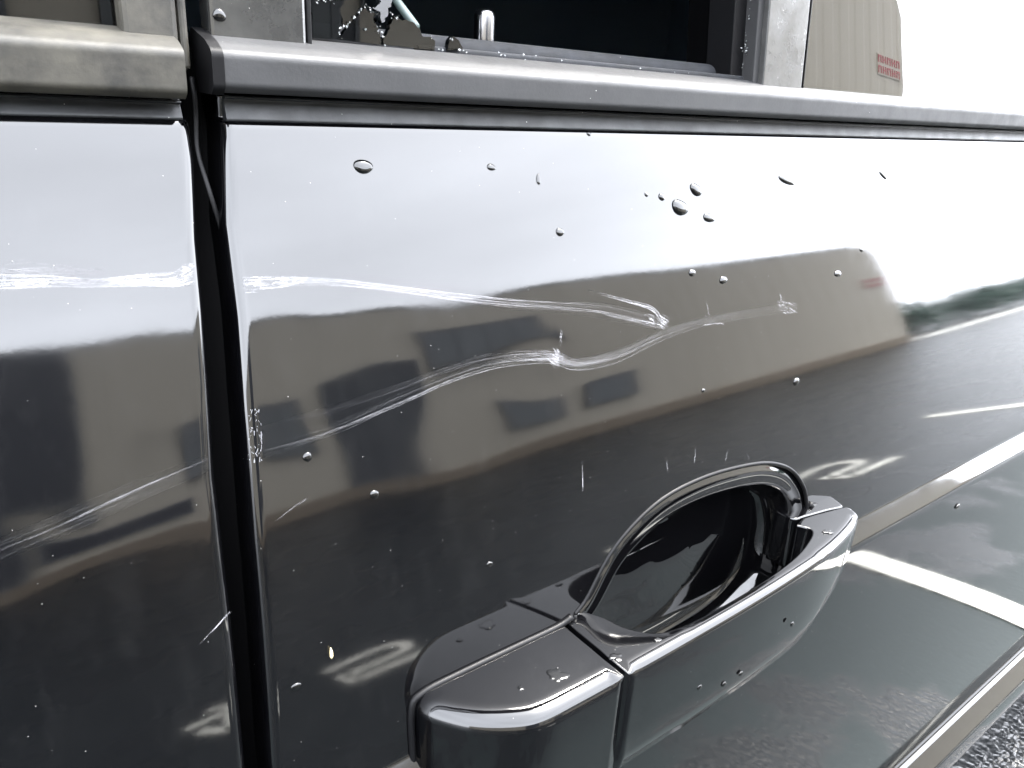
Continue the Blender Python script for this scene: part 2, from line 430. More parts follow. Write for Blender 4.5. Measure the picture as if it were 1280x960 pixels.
# ------------------------------------------------------------------ the car
car = empty('car', (.4, .8, 0))
tag(car, 'black van side with scraped doors, broken window and recessed pull handle', 'car')
rear = door('rear_door', LEAD, 1, list(np.arange(0.0012, .154, .0025)) + list(np.arange(.155, .409, .00125)) + list(np.arange(.410, .558, .0025)) + list(np.arange(.560, 1.7, .012)), True, car)
front = door('front_door', TRAIL, -1, list(np.arange(0.0012, .158, .0025)) + list(np.arange(.16, .9, .03)), False, car)
rear['label'] = 'glossy black rear door with two white scrapes and a shallow dent'
front['label'] = 'glossy black front door with scrapes at its trailing edge'

# jamb behind the gap and its rubber lips
box('door_jamb', .02, .17, .10, .13, -.75, .012, 'gap', car)
g = []
for z in np.linspace(.0, -.33, 20): g.append((.5 * (edge(LEAD, z) + edge(TRAIL, z)) + .001, S(z) + .022, z))
lp = smoothpath([on_y(239, 96, YU + .004), on_y(243, 120, YU + .003), on_y(245, 150, YU + .004), on_y(247, 190, YU + .002), on_y(262, 240, YU - .006), on_y(279, 296, YU - .008), on_y(285, 340, YU - .006)], 6)
tube('rubber_seal', lp, .0010, 'rubber', car, 8, .5)
ob('jamb_lip', [p for z in np.linspace(.01, -.4, 30) for p in ((edge(TRAIL, z) - .002, S(min(z, 0)) + .026, z), (edge(LEAD, z) + .006, S(min(z, 0)) + .016, z))], grid_faces(30, 2), 'gap', car)

# ---- belt mouldings
def mould_prof(zb, zr, zt, out):
    p = [(YU + .004, zb + .0005), (YU - out + .003, zb), (YU - out, zb + .0025), (YU - out - .0005, zr - .002), (YU - out + .006, zr + .0018), (YU + .008, zt), (YU + .012, zt - .004)]
    return round_poly(p, [0, .0008, .0012, .0022, .0022, .001, 0], 6)
bx0 = on_y(278, 60, YU - .012)[0]
bm_ = extrude('belt_moulding', mould_prof(-.0034, .0125, .0185, .0125), bx0, 1.8, 'mould', rear)
ce = mould_prof(-.0042, .0128, .0192, .0132)
extrude('moulding_end_cap', ce, on_y(263, 60, YU - .013)[0], bx0 - .0003, 'rubber', rear)
# thin bright flange under the moulding
extrude('belt_flange', round_poly([(YT + .012, -.0036), (YT + .0016, -.0044), (YT + .0013, -.0052), (YT + .0034, -.0056), (YT + .0011, -.0130), (YT + .0014, -.0137), (YT + .012, -.0139)], .0003, 3), on_y(284, 140, YT)[0], 1.8, 'flange', rear)
# front door moulding with a raised end
fx1 = on_y(229, 60, YU - .012)[0]
extrude('front_belt_moulding', mould_prof(-.0062, .0118, .0175, .0125), -.9, fx1, 'dusty', front, xs=[-.9, fx1 - .0022, fx1])
extrude('front_belt_flange', round_poly([(YT + .012, -.0064), (YT + .0016, -.0070), (YT + .0013, -.0077), (YT + .0034, -.0081), (YT + .0011, -.0130), (YT + .0014, -.0137), (YT + .012, -.0139)], .0003, 3), -.9, on_y(229, 140, YT)[0], 'flange', front)

# ---- front door window corner
def panel(name, pxs, y, th, ma, parent, lift=.0, smooth=False):
    """plate traced as polygon at depth y, pulled th deep"""
    a = [on_y(px, py, y) for px, py in pxs]; n = len(a)
    v = a + [p + np.array([0, th, 0]) for p in a]
    f = [tuple(range(n)), tuple(range(2 * n - 1, n - 1, -1))] + [(i, (i + 1) % n, n + (i + 1) % n, n + i) for i in range(n)]
    o = fix_normals(ob(name, v, f, ma, parent, smooth)); 
    return o
def plate(name, pts, y, th, ma, parent, bev=.0008, slope=0):
    """plate given by (x, z) corners; slope leans it inward with height"""
    bm = bmesh.new()
    vs_ = [bm.verts.new((x, y + slope * z, z + H0)) for x, z in pts]
    f = bm.faces.new(vs_); r = bmesh.ops.extrude_face_region(bm, geom=[f])
    for e in r['geom']:
        if isinstance(e, bmesh.types.BMVert): e.co.y += th
    bmesh.ops.recalc_face_normals(bm, faces=bm.faces)
    if bev: bmesh.ops.bevel(bm, geom=bm.edges[:], offset=bev, segments=2, profile=.5, affect='EDGES')
    for f in bm.faces: f.smooth = False
    me = bpy.data.meshes.new(name); bm.to_mesh(me); bm.free(); me.materials.append(M[ma])
    return link(bpy.data.objects.new(name, me), parent)
ZTOP = .34
xa = on_y(150, 20, YU)[0]; xb = on_y(219, 10, YU)[0]; xc = on_y(233, 10, YU)[0]
plate('front_window', [(-.9, .010), (xa + .002, .010), (xa + .002, ZTOP), (-.9, ZTOP)], YU + .006, .004, 'shard', front, 0)
plate('window_post', [(xa, .012), (xb, .012), (xb, ZTOP), (xa, ZTOP)], YU - .002, .012, 'dusty', front, .002)
plate('post_edge', [(xb + .0006, .004), (xc, .004), (xc, ZTOP), (xb + .0006, ZTOP)], YU, .014, 'dusty', front, .0012)
# ---- rear door window
xd = on_y(262, 10, YU)[0]; xe = on_y(384, 20, YU)[0]
plate('pillar_trim', [(xd, .006), (xe, .006), (xe, ZTOP), (xd, ZTOP)], YU + .001, .012, 'trim', rear, .0015)
xf = on_y(391, 20, YU)[0]
plate('glass_channel', [(xe + .0003, .012), (xf, .012), (xf, ZTOP), (xe + .0003, ZTOP)], YU + .001, .016, 'rubber', rear, .0006)
# inner felt seal of the sill
fz = .0275
extrude('felt_seal', round_poly([(YU + .022, .012), (YU + .024, fz - .003), (YU + .030, fz), (YU + .036, fz - .002), (YU + .04, .0)], .004, 5), xf, .50, 'felt', rear)
extrude('outer_seal', round_poly([(YU + .010, .010), (YU + .0105, .0205), (YU + .014, .021), (YU + .018, .012)], .001, 4), xf + .055, .44, 'felt', rear)
pb = on_y(605, 47, YU + .06); rp = .0058
pin_pts = [(pb[0], pb[1], pb[2] - .02), (pb[0], pb[1], pb[2]), (pb[0], pb[1], pb[2] + .0105), (pb[0], pb[1], pb[2] + .0125), (pb[0], pb[1], pb[2] + .0138), (pb[0], pb[1], pb[2] + .0142)]
tube('lock_pin', pin_pts, [rp, rp, rp, rp * .93, rp * .7, rp * .2], 'metal', rear, 20)
r0 = on_y(486, -12, YU + .07); r1 = on_y(520, 34, YU + .045)
tube('inner_rod', [r0 + (r0 - r1) * 1.5, r0, r1], .0022, 'rod', rear, 10)
# right side of the opening
px_ = lambda px, py, y: on_y(px, py, y)
lean = -.12                                                # pillar edges lean forward with height
def strip(name, pa, pbx, y, th, ma, bev=.0006, z0=.012):
    xa_ = on_y(*pa, y); xb_ = on_y(*pbx, y)
    f_ = lambda q, z: q[0] + lean * (z - q[2])
    return plate(name, [(f_(xa_, z0), z0), (f_(xb_, z0), z0), (f_(xb_, ZTOP), ZTOP), (f_(xa_, ZTOP), ZTOP)], y, th, ma, rear, bev)
strip('inner_window_frame', (888, 70), (912, 70), YU + .030, .02, 'gap')
strip('frame_edge', (906, 70), (911, 70), YU + .022, .01, 'mould')
strip('rear_glass_channel', (915, 70), (944, 70), YU + .012, .02, 'rubber')
strip('channel_lip', (944, 70), (956, 70), YU + .003, .02, 'mould')
strip('rear_pillar_trim', (957, 70), (1006, 70), YU - .001, .02, 'pillar', .0008, .010)
q0 = on_y(1010, 70, YU); 
qg = [(q0[0] + lean * (.010 - q0[2]), .010), (2.0, .010), (2.0, ZTOP), (q0[0] + lean * (ZTOP - q0[2]), ZTOP)]
gx = np.linspace(0, 1, 40); gz_ = np.linspace(.010, ZTOP, 24); V = []
for z in gz_:
    for a in gx:
        x0_ = q0[0] + lean * (z - q0[2]); x_ = x0_ + a * (2.0 - x0_)
        V.append((x_, YU + .0005 + .018 * z + .16 * (min(x_, 1.1) - .57) * (z - .03), z))       # slightly twisted pane
nq = len(V); V += [(a, b + .004, c) for a, b, c in V]; F = grid_faces(24, 40)
fix_normals(ob('quarter_window', V, F + [tuple(nq + i for i in f[::-1]) for f in F], 'glass', rear))
tube('quarter_glass_seal', [(q0[0] + lean * (z - q0[2]) - .0012, YU + .002, z) for z in (.008, .1, .2, ZTOP)], .0016, 'rubber', rear, 8)
# tinted glass left standing in the frame
SH = [[(391, -60), (391, 47), (421, 49), (427, 30), (425, 11), (431, -2), (434, -60)],
      [(431, -2), (426, 11), (429, 28), (436, 34), (447, 16), (454, 8), (456, -4), (450, -60), (436, -60)],
      [(422, 49), (434, 35), (448, 18), (457, 8), (464, 15), (472, 17), (471, 32), (478, 50), (476, 56)],
      [(478, 53), (492, 20), (500, 24), (515, 27), (526, 36), (530, 46), (540, 46), (546, 51), (545, 63), (480, 56)],
      [(463, 11), (472, 15), (473, 29), (477, 27), (490, -2), (500, -60), (470, -60), (474, 2)],
      [(560, 63), (562, 50), (566, 45), (573, 50), (579, 61)]]
shards = []
for i, s in enumerate(SH):
    y = YU + .0085; j_ = []
    for (x0, y0), (x1, y1) in zip(s, s[1:] + s[:1]):       # crumbled break line
        j_.append((x0, y0)); l = math.hypot(x1 - x0, y1 - y0); nx_, ny_ = (y1 - y0) / l, -(x1 - x0) / l
        sill = min(y0, y1) > 40 or max(y0, y1) < -20
        if not sill:
            kk = int(l / 3.2)
            for q_ in range(1, kk): e_ = rng.normal() * 1.1; j_.append((x0 + (x1 - x0) * q_ / kk + nx_ * e_, y0 + (y1 - y0) * q_ / kk + ny_ * e_))
    a = [on_y(px, py, y) for px, py in j_]
    tl = [(-.15, .03), (-.10, -.10), (.03, -.02), (.2, .0), (.25, .45), (-.1, -.1)][i]
    cx, cz = np.mean([p[0] for p in a]), np.mean([p[2] for p in a])
    a = [(p[0], p[1] + tl[0] * (p[0] - cx) * .4 + tl[1] * (p[2] - cz) * .5, p[2]) for p in a]
    n = len(a); v = a + [(p[0], p[1] + .0032, p[2]) for p in a]
    f = [tuple(range(n)), tuple(range(2 * n - 1, n - 1, -1))] + [(k, (k + 1) % n, n + (k + 1) % n, n + k) for k in range(n)]
    shards.append(fix_normals(ob('glass_shard', v, f, 'shard', rear, False)))
# crumbs of safety glass along the breaks and in the channel
cv, cf = [], []
def crumb(p, s):
    b = len(cv); r = rng.normal(size=(6, 3)) * .35
    base = np.array([[1, 0, 0], [-1, 0, 0], [0, 1, 0], [0, -1, 0], [0, 0, 1], [0, 0, -1]]) + r
    for q in base: cv.append(np.array(p) + q * s)
    for t in [(0, 2, 4), (2, 1, 4), (1, 3, 4), (3, 0, 4), (2, 0, 5), (1, 2, 5), (3, 1, 5), (0, 3, 5)]: cf.append(tuple(b + k for k in t))
for px, py in [(424, 45), (427, 36), (434, 34), (438, 30), (447, 18), (452, 12), (457, 9), (463, 15), (470, 17), (472, 33), (475, 40), (478, 47), (490, 19), (500, 24), (540, 46), (564, 48), (581, 63), (455, 36), (465, 10), (398, 3), (416, 2), (405, 1)]:
    for k in range(3): crumb(on_y(px + rng.normal() * 2, py + rng.normal() * 2, YU + .0075), .0002 + .0004 * rng.random())
for k in range(120):
    py = rng.uniform(-70, 90); px = 940 - .12 * (py - 40) + rng.normal() * 4
    crumb(on_y(px - 2, py, YU + .0095), .0003 + .0008 * rng.random() ** 2)
for k in range(16):
    px = rng.uniform(480, 930); crumb(on_y(px, 62 + (px - 560) * .101 + rng.normal() * 2, YU + .007), .0005)
tag(ob('glass_crumbs', cv, cf, 'crumb', rear, False), kind='stuff')

# ---- cabin behind the window
bm = bmesh.new(); bmesh.ops.create_cube(bm, size=1)
for v in bm.verts: v.co = Vector((.5 + v.co.x * 3.2, .9 + v.co.y * 1.5, .15 + v.co.z * .9 + H0 - .15))
for f in bm.faces[:]:
    if f.calc_center_median().y < .3: bm.faces.remove(f)
me = bpy.data.meshes.new('cabin_lining'); bm.to_mesh(me); bm.free(); me.materials.append(M['cabin'])
link(bpy.data.objects.new('cabin_lining', me), car)
box('door_card', .14, 2.1, YU + .042, YU + .085, -.6, .010, 'cabin', car)
box('roof_rail', -1.1, 2.1, YU - .004, YU + .085, ZTOP - .01, ZTOP + .12, 'paint', car, .01)
box('sill', -1.1, 2.1, .02, .12, -.80, -.60, 'rubber', car)
for nm, x in (('wheel', -1.35), ('wheel', 2.35)):
    wv = round_poly([(.0, .17), (.0, .30), (.01, .33), (.19, .33), (.2, .30), (.2, .0)], .01, 4)
    vv, n = [], 40
    for k in range(n):
        a = 2 * math.pi * k / n
        for y, r in wv: vv.append((x + r * math.cos(a), .03 + y, -1.0 + .33 + r * math.sin(a)))
    ff = [(i * len(wv) + j, i * len(wv) + j + 1, ((i + 1) % n) * len(wv) + j + 1, ((i + 1) % n) * len(wv) + j) for i in range(n) for j in range(len(wv) - 1)]
    fix_normals(ob(nm, vv, ff, 'rubber', car))

# ------------------------------------------------------------------ door handle
hd = empty('door_handle', (.33, 0, H0 - .27)); hd.parent = car; hd.matrix_parent_inverse = Matrix.Translation(car['_o']).inverted()
def inset_poly(pts, d):
    n = len(pts); out = []
    ar = sum(pts[i][0] * pts[(i + 1) % n][1] - pts[(i + 1) % n][0] * pts[i][1] for i in range(n)); s = 1 if ar > 0 else -1
    for i in range(n):
        a, b, c = (np.array(pts[k % n]) for k in (i - 1, i, i + 1))
        u = (b - a) / max(np.linalg.norm(b - a), 1e-9); v = (c - b) / max(np.linalg.norm(c - b), 1e-9)
        t = u + v; t /= max(np.linalg.norm(t), 1e-9); nn = np.array([-t[1], t[0]]) * s
        dd = d[i] if hasattr(d, '__len__') else d
        out.append(b + nn * dd)
    return out
def block(name, plan, ins, ztop, zbot, ma, parent, depth_in=.0):
    """solid with the given plan (x, y), rounded along its top and bottom rims; ins = rim radius per plan point"""
    n = len(plan); rings = []
    ins = np.array(ins)
    zt = np.array([ztop(p[0], p[1]) for p in plan]); zb = np.array([zbot(p[0]) for p in plan])
    def ring(f, z): rings.append([(q[0], q[1], zz) for q, zz in zip(inset_poly(plan, ins * f), z)])
    ring(1.35, zt + .0000)
    for a in np.linspace(0, 90, 9): ring(1 - math.sin(R(a)), zt - ins * .9 * (1 - math.cos(R(a))))
    h = zt - zb
    for f in (.35, .6, .8): ring(-.0 + .12 * (f - .35) , zt - h * f)
    for a in (20, 50, 75, 90): ring(.3 + .9 * (1 - math.cos(R(a))), zb + .004 * (1 - math.sin(R(a))))
    V = [p for r in rings for p in r]; F = grid_faces(len(rings), n, True)
    o = ob(name, V + [], F, ma, parent)
    bm = bmesh.new(); bm.from_mesh(o.data); bm.verts.ensure_lookup_table()
    for k in (0, len(rings) - 1):
        try:
            f = bm.faces.new([bm.verts[k * n + i] for i in range(n)]); f.smooth = True
        except ValueError: pass
    bmesh.ops.triangulate(bm, faces=[f for f in bm.faces if len(f.verts) > 4])
    bmesh.ops.recalc_face_normals(bm, faces=bm.faces); bm.to_mesh(o.data); bm.free()
    return o
def dense(pts, n): return [tuple(p) for p in smoothpath(pts, n)]
# lock cover (fixed base)
outer = dense([(.1500, .006), (.1488, -.0090), (.1540, -.0205), (.1650, -.0345), (.1800, -.0455), (.1925, -.0497), (.2120, -.0505), (.2395, -.0508)], 7)
back = [(.2405, -.030), (.2415, -.010), (.2425, .006)]
plan = outer + back + [(.22, .006), (.20, .006), (.18, .006), (.165, .006)]
ins = [.0088] * len(outer) + [.0006, .0006, .0006] + [.002] * 4
ins[len(outer) - 1] = .0008; ins[0] = ins[1] = .004
block('lock_cover', plan, ins, lambda x, y: -.2625 - .04 * (y + .05), lambda x: -.352, 'handle', hd)
# pull grip
inner = dense([(.2600, -.0005), (.2650, -.0120), (.2680, -.0240), (.2760, -.0352), (.2880, -.0402), (.3047, -.0420), (.3362, -.0420), (.3747, -.0400), (.4073, -.0362), (.4295, -.0308), (.4437, -.0255), (.4475, -.0205), (.4440, -.0130)], 5)
pad = [(.4580, -.0100), (.4750, -.0130), (.4900, -.0160), (.4985, -.0180)]
outr = dense([(.5010, -.0215), (.4960, -.0290), (.4836, -.0350), (.4578, -.0412), (.4261, -.0458), (.3810, -.0488), (.3306, -.0505), (.2800, -.0510), (.2425, -.0510)], 6)
sidel = [(.2435, -.030), (.2445, -.010), (.2455, .006), (.252, .004)]
plan = inner + pad + outr + sidel
ins = [.0012] * len(inner) + [.0014] * len(pad) + [.0062] * len(outr) + [.0006] * 3 + [.0012]
for i, p in enumerate(outr):
    k = len(inner) + len(pad) + i
    if .29 < p[0] < .425: ins[k] = .0052
    if p[0] > .494: ins[k] = .003
    if p[0] < .244: ins[k] = .0008
def gbot(x): return float(np.interp(x, [.24, .40, .43, .4625, .480, .4957, .501], [-.331, -.331, -.328, -.316, -.302, -.284, -.276]))
block('grip', plan, ins, lambda x, y: -.2625 - .04 * (y + .05) * (1 if x < .29 else .3), gbot, 'handle', hd)
# foot under the free end of the grip
fp = dense([(.452, .010), (.4525, -.006), (.462, -.0085), (.485, -.0125), (.4985, -.0155), (.503, -.011), (.507, .0), (.508, .010)], 4)
block('grip_foot', fp, [.0015] * len(fp), lambda x, y: -.2640, lambda x: -.305, 'cup', hd)
# rubber gasket round base and cup
gp = [(.1475, -.345), (.1470, -.30), (.1475, -.272), (.1535, -.2655), (.175, -.2645), (.21, -.2645), (.238, -.2645), (.2485, -.2625)]
up = [p for p in CUP[:66] if True]
tail = [(.4825, -.2655), (.495, -.2668), (.506, -.269), (.5115, -.276), (.511, -.295)]
gz = [(x, S(z) - .0004, z) for x, z in smoothpath(gp, 5)]
tube('base_gasket', gz, .0018, 'rubber', hd, 10)
upp = [(x, z) for x, z in CUP[:CUP.index(min(CUP, key=lambda p: (p[0] - .477) ** 2 + (p[1] + .266) ** 2)) + 1]]
tube('cup_gasket', [(x, door_y(z) + .0003, z) for x, z in smoothpath(CUP + [CUP[0]], 2)], .0014, 'rubber', hd, 10)
tube('foot_gasket', [(x, S(z) - .0006, z) for x, z in smoothpath([(.4775, -.262)] + tail, 5)], .0022, 'rubber', hd, 10)
# cup: rolled lip, then a bowl
n = len(CUP); rings = []
for o_, dy in [(-.0045, .0012), (-.0025, .0010), (-.0008, .0014), (.0006, .0022), (.0018, .0022), (.0032, .0018), (.0044, .0012), (.0052, .0010), (.0057, .0008), (.0062, .0010), (.0072, .0015), (.0105, .0017), (.0130, .0017), (.0146, .0019), (.0156, .0025), (.0164, .0045), (.0172, .0090)]:
    q = inset_poly(CUP, o_); rings.append([(p[0], (door_y(p[1]) if o_ < .0007 else S(p[1])) + dy, p[1]) for p in q])
q = inset_poly(CUP, .0172); c = np.array(CC)
for s, dy in [(.985, .0170), (.96, .0235), (.92, .0280), (.86, .0305), (.75, .0322), (.6, .0332), (.45, .0338), (.28, .0342), (.12, .0345)]:
    rings.append([(c[0] + (p[0] - c[0]) * s, S(p[1]) * .5 + dy, c[1] + (p[1] - c[1]) * s) for p in q])
V = [p for r in rings for p in r]; F = grid_faces(len(rings), n, True)
V.append((c[0], .0345, c[1])); k = (len(rings) - 1) * n
F += [(k + i, k + (i + 1) % n, len(V) - 1) for i in range(n)]
o = ob('cup', V, F, 'cup', hd)
bm = bmesh.new(); bm.from_mesh(o.data); bmesh.ops.recalc_face_normals(bm, faces=bm.faces)
if sum(f.normal.y for f in bm.faces) > 0: bmesh.ops.reverse_faces(bm, faces=bm.faces)
bm.to_mesh(o.data); bm.free()

# ------------------------------------------------------------------ scrapes
def ribbon(name, pts, wid, amt, parent, off=.00022, rear_=True, useed=0.0, strands=None, haze=.45):
    """pts (x, z) on the skin; wid metres; amt strength per point"""
    P = np.array(smoothpath(pts, 6)); k = len(P)
    W = np.interp(np.linspace(0, 1, k), np.linspace(0, 1, len(wid)), wid); A = np.interp(np.linspace(0, 1, k), np.linspace(0, 1, len(amt)), amt)
    T = np.gradient(P, axis=0); T /= np.linalg.norm(T, axis=1)[:, None]; Nn = np.stack([-T[:, 1], T[:, 0]], 1)
    nv = 9; V, uv, am = [], [], []; s = 0
    for i in range(k):
        if i: s += np.linalg.norm(P[i] - P[i - 1])
        for j in range(nv):
            f = j / (nv - 1); q = P[i] + Nn[i] * W[i] * (f - .5)
            y = S(q[1]) + float(dent(np.array([q[0]]), np.array([q[1]]), rear_)[0])
            nn = nrm(q[1]); V.append((q[0], y + nn[1] * off, q[1] + nn[2] * off)); uv.append((s * 1.0 + useed, f)); am.append(A[i] * haze)
    F = grid_faces(k, nv); st = [0.] * len(V)
    ns = strands if strands is not None else int(6 + 3200 * float(np.mean(W)))
    for _ in range(ns):                                     # single scratches inside the trail
        f0 = .5 + .46 * (rng.random() * 2 - 1); a0 = rng.random() ** 1.5 * .7; a1 = min(1, a0 + .15 + rng.random() * .8); i0, i1 = int(a0 * (k - 1)), max(int(a1 * (k - 1)), int(a0 * (k - 1)) + 2)
        i1 = min(i1, k - 1); ww = rng.uniform(.00007, .00027); dr = rng.normal() * .06; g_ = rng.uniform(.35, 1.0); b = len(V)
        if i1 - i0 < 1: continue
        for i in range(i0, i1 + 1):
            e = (i - i0) / max(1, i1 - i0); tap = math.sin(math.pi * min(max(e, .04), .96)) ** .5
            f = f0 + dr * e + .03 * math.sin(9 * e + f0 * 20)
            for sd_ in (-.5, .5):
                q = P[i] + Nn[i] * (W[i] * (f - .5) + ww * tap * sd_)
                y = S(q[1]) + float(dent(np.array([q[0]]), np.array([q[1]]), rear_)[0]); nn = nrm(q[1]); o2 = off + .00008
                V.append((q[0], y + nn[1] * o2, q[1] + nn[2] * o2)); uv.append((i * .003 + f0 * 7, .5)); am.append(A[i] * g_ * tap); st.append(1.)
        F += [(b + 2 * i, b + 2 * i + 1, b + 2 * i + 3, b + 2 * i + 2) for i in range(i1 - i0)]
    o = ob(name, V, F, 'scrape', parent)
    a = o.data.attributes.new('strand', 'FLOAT', 'POINT'); a.data.foreach_set('value', st)
    me = o.data; l = me.uv_layers.new(name='UVMap')
    for lp_ in me.loops: l.data[lp_.index].uv = uv[lp_.vertex_index]
    a = me.attributes.new('amt', 'FLOAT', 'POINT'); a.data.foreach_set('value', am)
    return o
def pr(*p): return xz(p)
ribbon('scrape', SCR_UP, [.0045, .0035, .003, .0045, .0055, .006, .009, .008], [1.5, 1.1, .8, .9, .6, .5, .9, 1.6], rear)
ribbon('scrape', pr((303, 357), (340, 354), (380, 350), (430, 351)), [.006, .005, .003, .001], [1.6, 1.3, .9, .2], rear, useed=3.3)
ribbon('scrape', SCR_LO, [.012, .013, .012, .009, .008, .008, .007, .006, .007, .006, .005, .006], [.16, .18, .22, .28, .32, .36, 1.0, .8, .5, .38, .45, .8], rear, useed=1.7)
ribbon('scrape', pr((310, 570), (400, 545), (500, 505), (560, 478), (620, 459), (680, 452)), [.0014] * 3, [.35, .55, .7, .4], rear, .0003, useed=5.1)
ribbon('scrape', pr((735, 363), (780, 375), (815, 386), (828, 402)), [.0014, .0018, .003, .003], [.3, 1.1, 1.6, 1.6], rear, .0003, useed=6.1)
ribbon('scrape', pr((745, 390), (790, 400), (828, 408)), [.002, .002, .003], [.3, 1.0, 1.5], rear, .0003, useed=7.7)
ribbon('scrape', pr((727, 575), (728, 614)), [.0003, .0003], [2, 2], rear, .0003, useed=13.4)
for k, (x0, y0, x1, y1) in enumerate([(344, 651, 383, 622), (832, 570, 834, 590), (869, 560, 867, 580), (909, 562, 906, 578), (932, 566, 937, 575)]):
    ribbon('scrape', pr((x0, y0), (x1, y1)), [.0005, .0007], [.9, .7], rear, .0003, useed=14.4 + k)
ribbon('scrape', SCR_FU, [.005, .0055, .004, .003, .0045, .006, .009], [1.1, 1.5, 1.0, .5, 1.7, 1.7, 1.5], front, rear_=False, useed=20)
ribbon('scrape', pr((120, 354), (160, 350), (215, 352), (241, 346)), [.001, .003, .005, .005], [.6, 1.8, 1.9, 1.8], front, .0003, False, 21)
ribbon('scrape', pr((-40, 345), (40, 340), (130, 341)), [.008, .008, .006], [.25, .3, .1], front, .0003, False, 22)
ribbon('scrape', SCR_FL, [.007, .008, .008, .006], [.14, .18, .16, .1], front, rear_=False, useed=23)
ribbon('scrape', pr((-40, 702), (60, 663), (150, 622), (262, 574)), [.0012] * 3, [.4, .5, .42, .25], front, .0003, False, 24)
ribbon('scrape', pr((249, 805), (288, 764)), [.0004, .0005], [1.2, 1.6], front, .0003, False, 25)
def scuff(cx, cy, rx, ry, n, ang, parent, rear_=True, curve=.5):
    """patch of short broken strokes round one point"""
    V, F, am = [], [], []
    for _ in range(int(n * .6)):
        x, y = cx + rng.uniform(-1, 1) * rx * .62, cy + rng.uniform(-1, 1) * ry * .62; a = R(ang) + rng.normal() * .16; l = rng.uniform(3, 13); b = len(V); ww = rng.uniform(.00006, .00022)
        P = np.array(xz([(x + math.cos(a + curve * (t - .5)) * l * (t - .5), y + math.sin(a + curve * (t - .5)) * l * (t - .5)) for t in (0, .33, .66, 1)]))
        T = np.gradient(P, axis=0); T /= np.linalg.norm(T, axis=1)[:, None] + 1e-9
        for i in range(4):
            for sd_ in (-.5, .5):
                q = P[i] + np.array([-T[i][1], T[i][0]]) * ww * sd_ * (1 if i in (1, 2) else .4)
                yy = S(q[1]) + float(dent(np.array([q[0]]), np.array([q[1]]), rear_)[0]); nn = nrm(q[1]); V.append((q[0], yy + nn[1] * .0004, q[1] + nn[2] * .0004)); am.append(rng.uniform(.45, 1.35))
        F += [(b + 2 * i, b + 2 * i + 1, b + 2 * i + 3, b + 2 * i + 2) for i in range(3)]
    o = ob('scuff', V, F, 'scrape', parent); me = o.data; l = me.uv_layers.new(name='UVMap')
    for lp_ in me.loops: l.data[lp_.index].uv = (V[lp_.vertex_index][0] * 3 + V[lp_.vertex_index][2] * 5, .5)
    for nm, val in (('amt', am), ('strand', [1.] * len(V))): a_ = me.attributes.new(nm, 'FLOAT', 'POINT'); a_.data.foreach_set('value', val)
scuff(693, 447, 9, 16, 70, 60, rear); scuff(700, 424, 4, 16, 14, 100, rear)
scuff(822, 400, 20, 10, 60, 25, rear); scuff(829, 404, 6, 10, 40, 40, rear)
scuff(984, 384, 16, 12, 55, 10, rear); scuff(977, 374, 6, 12, 16, 70, rear)
scuff(892, 404, 14, 4, 18, 0, rear); scuff(885, 390, 4, 12, 8, 80, rear)
scuff(234, 338, 9, 12, 60, -35, front, False); scuff(190, 351, 50, 6, 90, 2, front, False); scuff(40, 354, 36, 8, 70, -3, front, False)
scuff(318, 352, 20, 10, 50, 4, rear); scuff(360, 351, 30, 6, 40, 2, rear)
# crumpled paint on the leading edge of the rear door
ev, ef = [], []
for k in range(60):
    z = rng.uniform(-.139, -.118) + 0; x = edge(LEAD, z) + rng.uniform(.0004, .006); y = S(z) + .0042 * max(0, 1 - (x - edge(LEAD, z)) / .0042) ** 2 - .0002
    b = len(ev); a = rng.uniform(0, 6.28); l = rng.uniform(.0003, .0011); ww = rng.uniform(.00006, .00018)
    dx, dz = math.cos(a) * .5, math.sin(a)
    for s1, s2 in ((-1, -1), (1, -1), (1, 1), (-1, 1)): ev.append((x + dx * l * s1 - dz * ww * s2, y - .0003, z + dz * l * s1 + dx * ww * s2))
    ef.append((b, b + 1, b + 2, b + 3))
M['chip'] = mat('chipped_paint', (.16, .16, .17), .5)
tag(ob('chipped_edge', ev, ef, 'chip', rear, False), kind='stuff')

# ------------------------------------------------------------------ rain drops
def drop_mesh(name, kind):
    n, mrow = 20, 7; V, F = [], []
    for i in range(mrow):
        a = (math.pi / 2) * i / (mrow - 1); rr = math.cos(a) ** .75; hh = math.sin(a) ** 1.1
        for k in range(n):
            q = 2 * math.pi * k / n; wob = 1 + .05 * math.sin(2 * q + kind) + .04 * math.sin(3 * q + 2 * kind)
            sag = -.18 * (1 - abs(math.sin(q))) * 0 + (-.12 * hh)
            V.append((rr * wob * math.cos(q), -hh, rr * wob * math.sin(q) + sag))
    F = grid_faces(mrow, n, True)
    F.append(tuple(range(n)))
    me = bpy.data.meshes.new(name); me.from_pydata(V, [], F); me.update(); me.shade_smooth(); me.materials.append(M['water'])
    bm = bmesh.new(); bm.from_mesh(me); bmesh.ops.remove_doubles(bm, verts=bm.verts, dist=1e-4); bmesh.ops.recalc_face_normals(bm, faces=bm.faces); bm.to_mesh(me); bm.free()
    return me
DM = [drop_mesh('raindrop', k) for k in range(4)]
def drop(p, n, wx, hz, tilt, label, group, i):
    o = bpy.data.objects.new('raindrop', DM[i % 4]); col.objects.link(o)
    yv = Vector(-n).normalized(); xv = Vector((1, 0, 0)); xv = (xv - yv * xv.dot(yv)).normalized(); zv = xv.cross(yv)
    m = Matrix((xv, yv, zv)).transposed().to_4x4() @ Matrix.Rotation(R(tilt), 4, 'Y')
    o.matrix_world = Matrix.Translation(Vector(p) + Vector((0, 0, H0)) + Vector(n) * .00005) @ m @ Matrix.Diagonal((wx / 2, min(wx, hz) * .24, hz / 2, 1))
    return tag(o, label, 'raindrop', group)
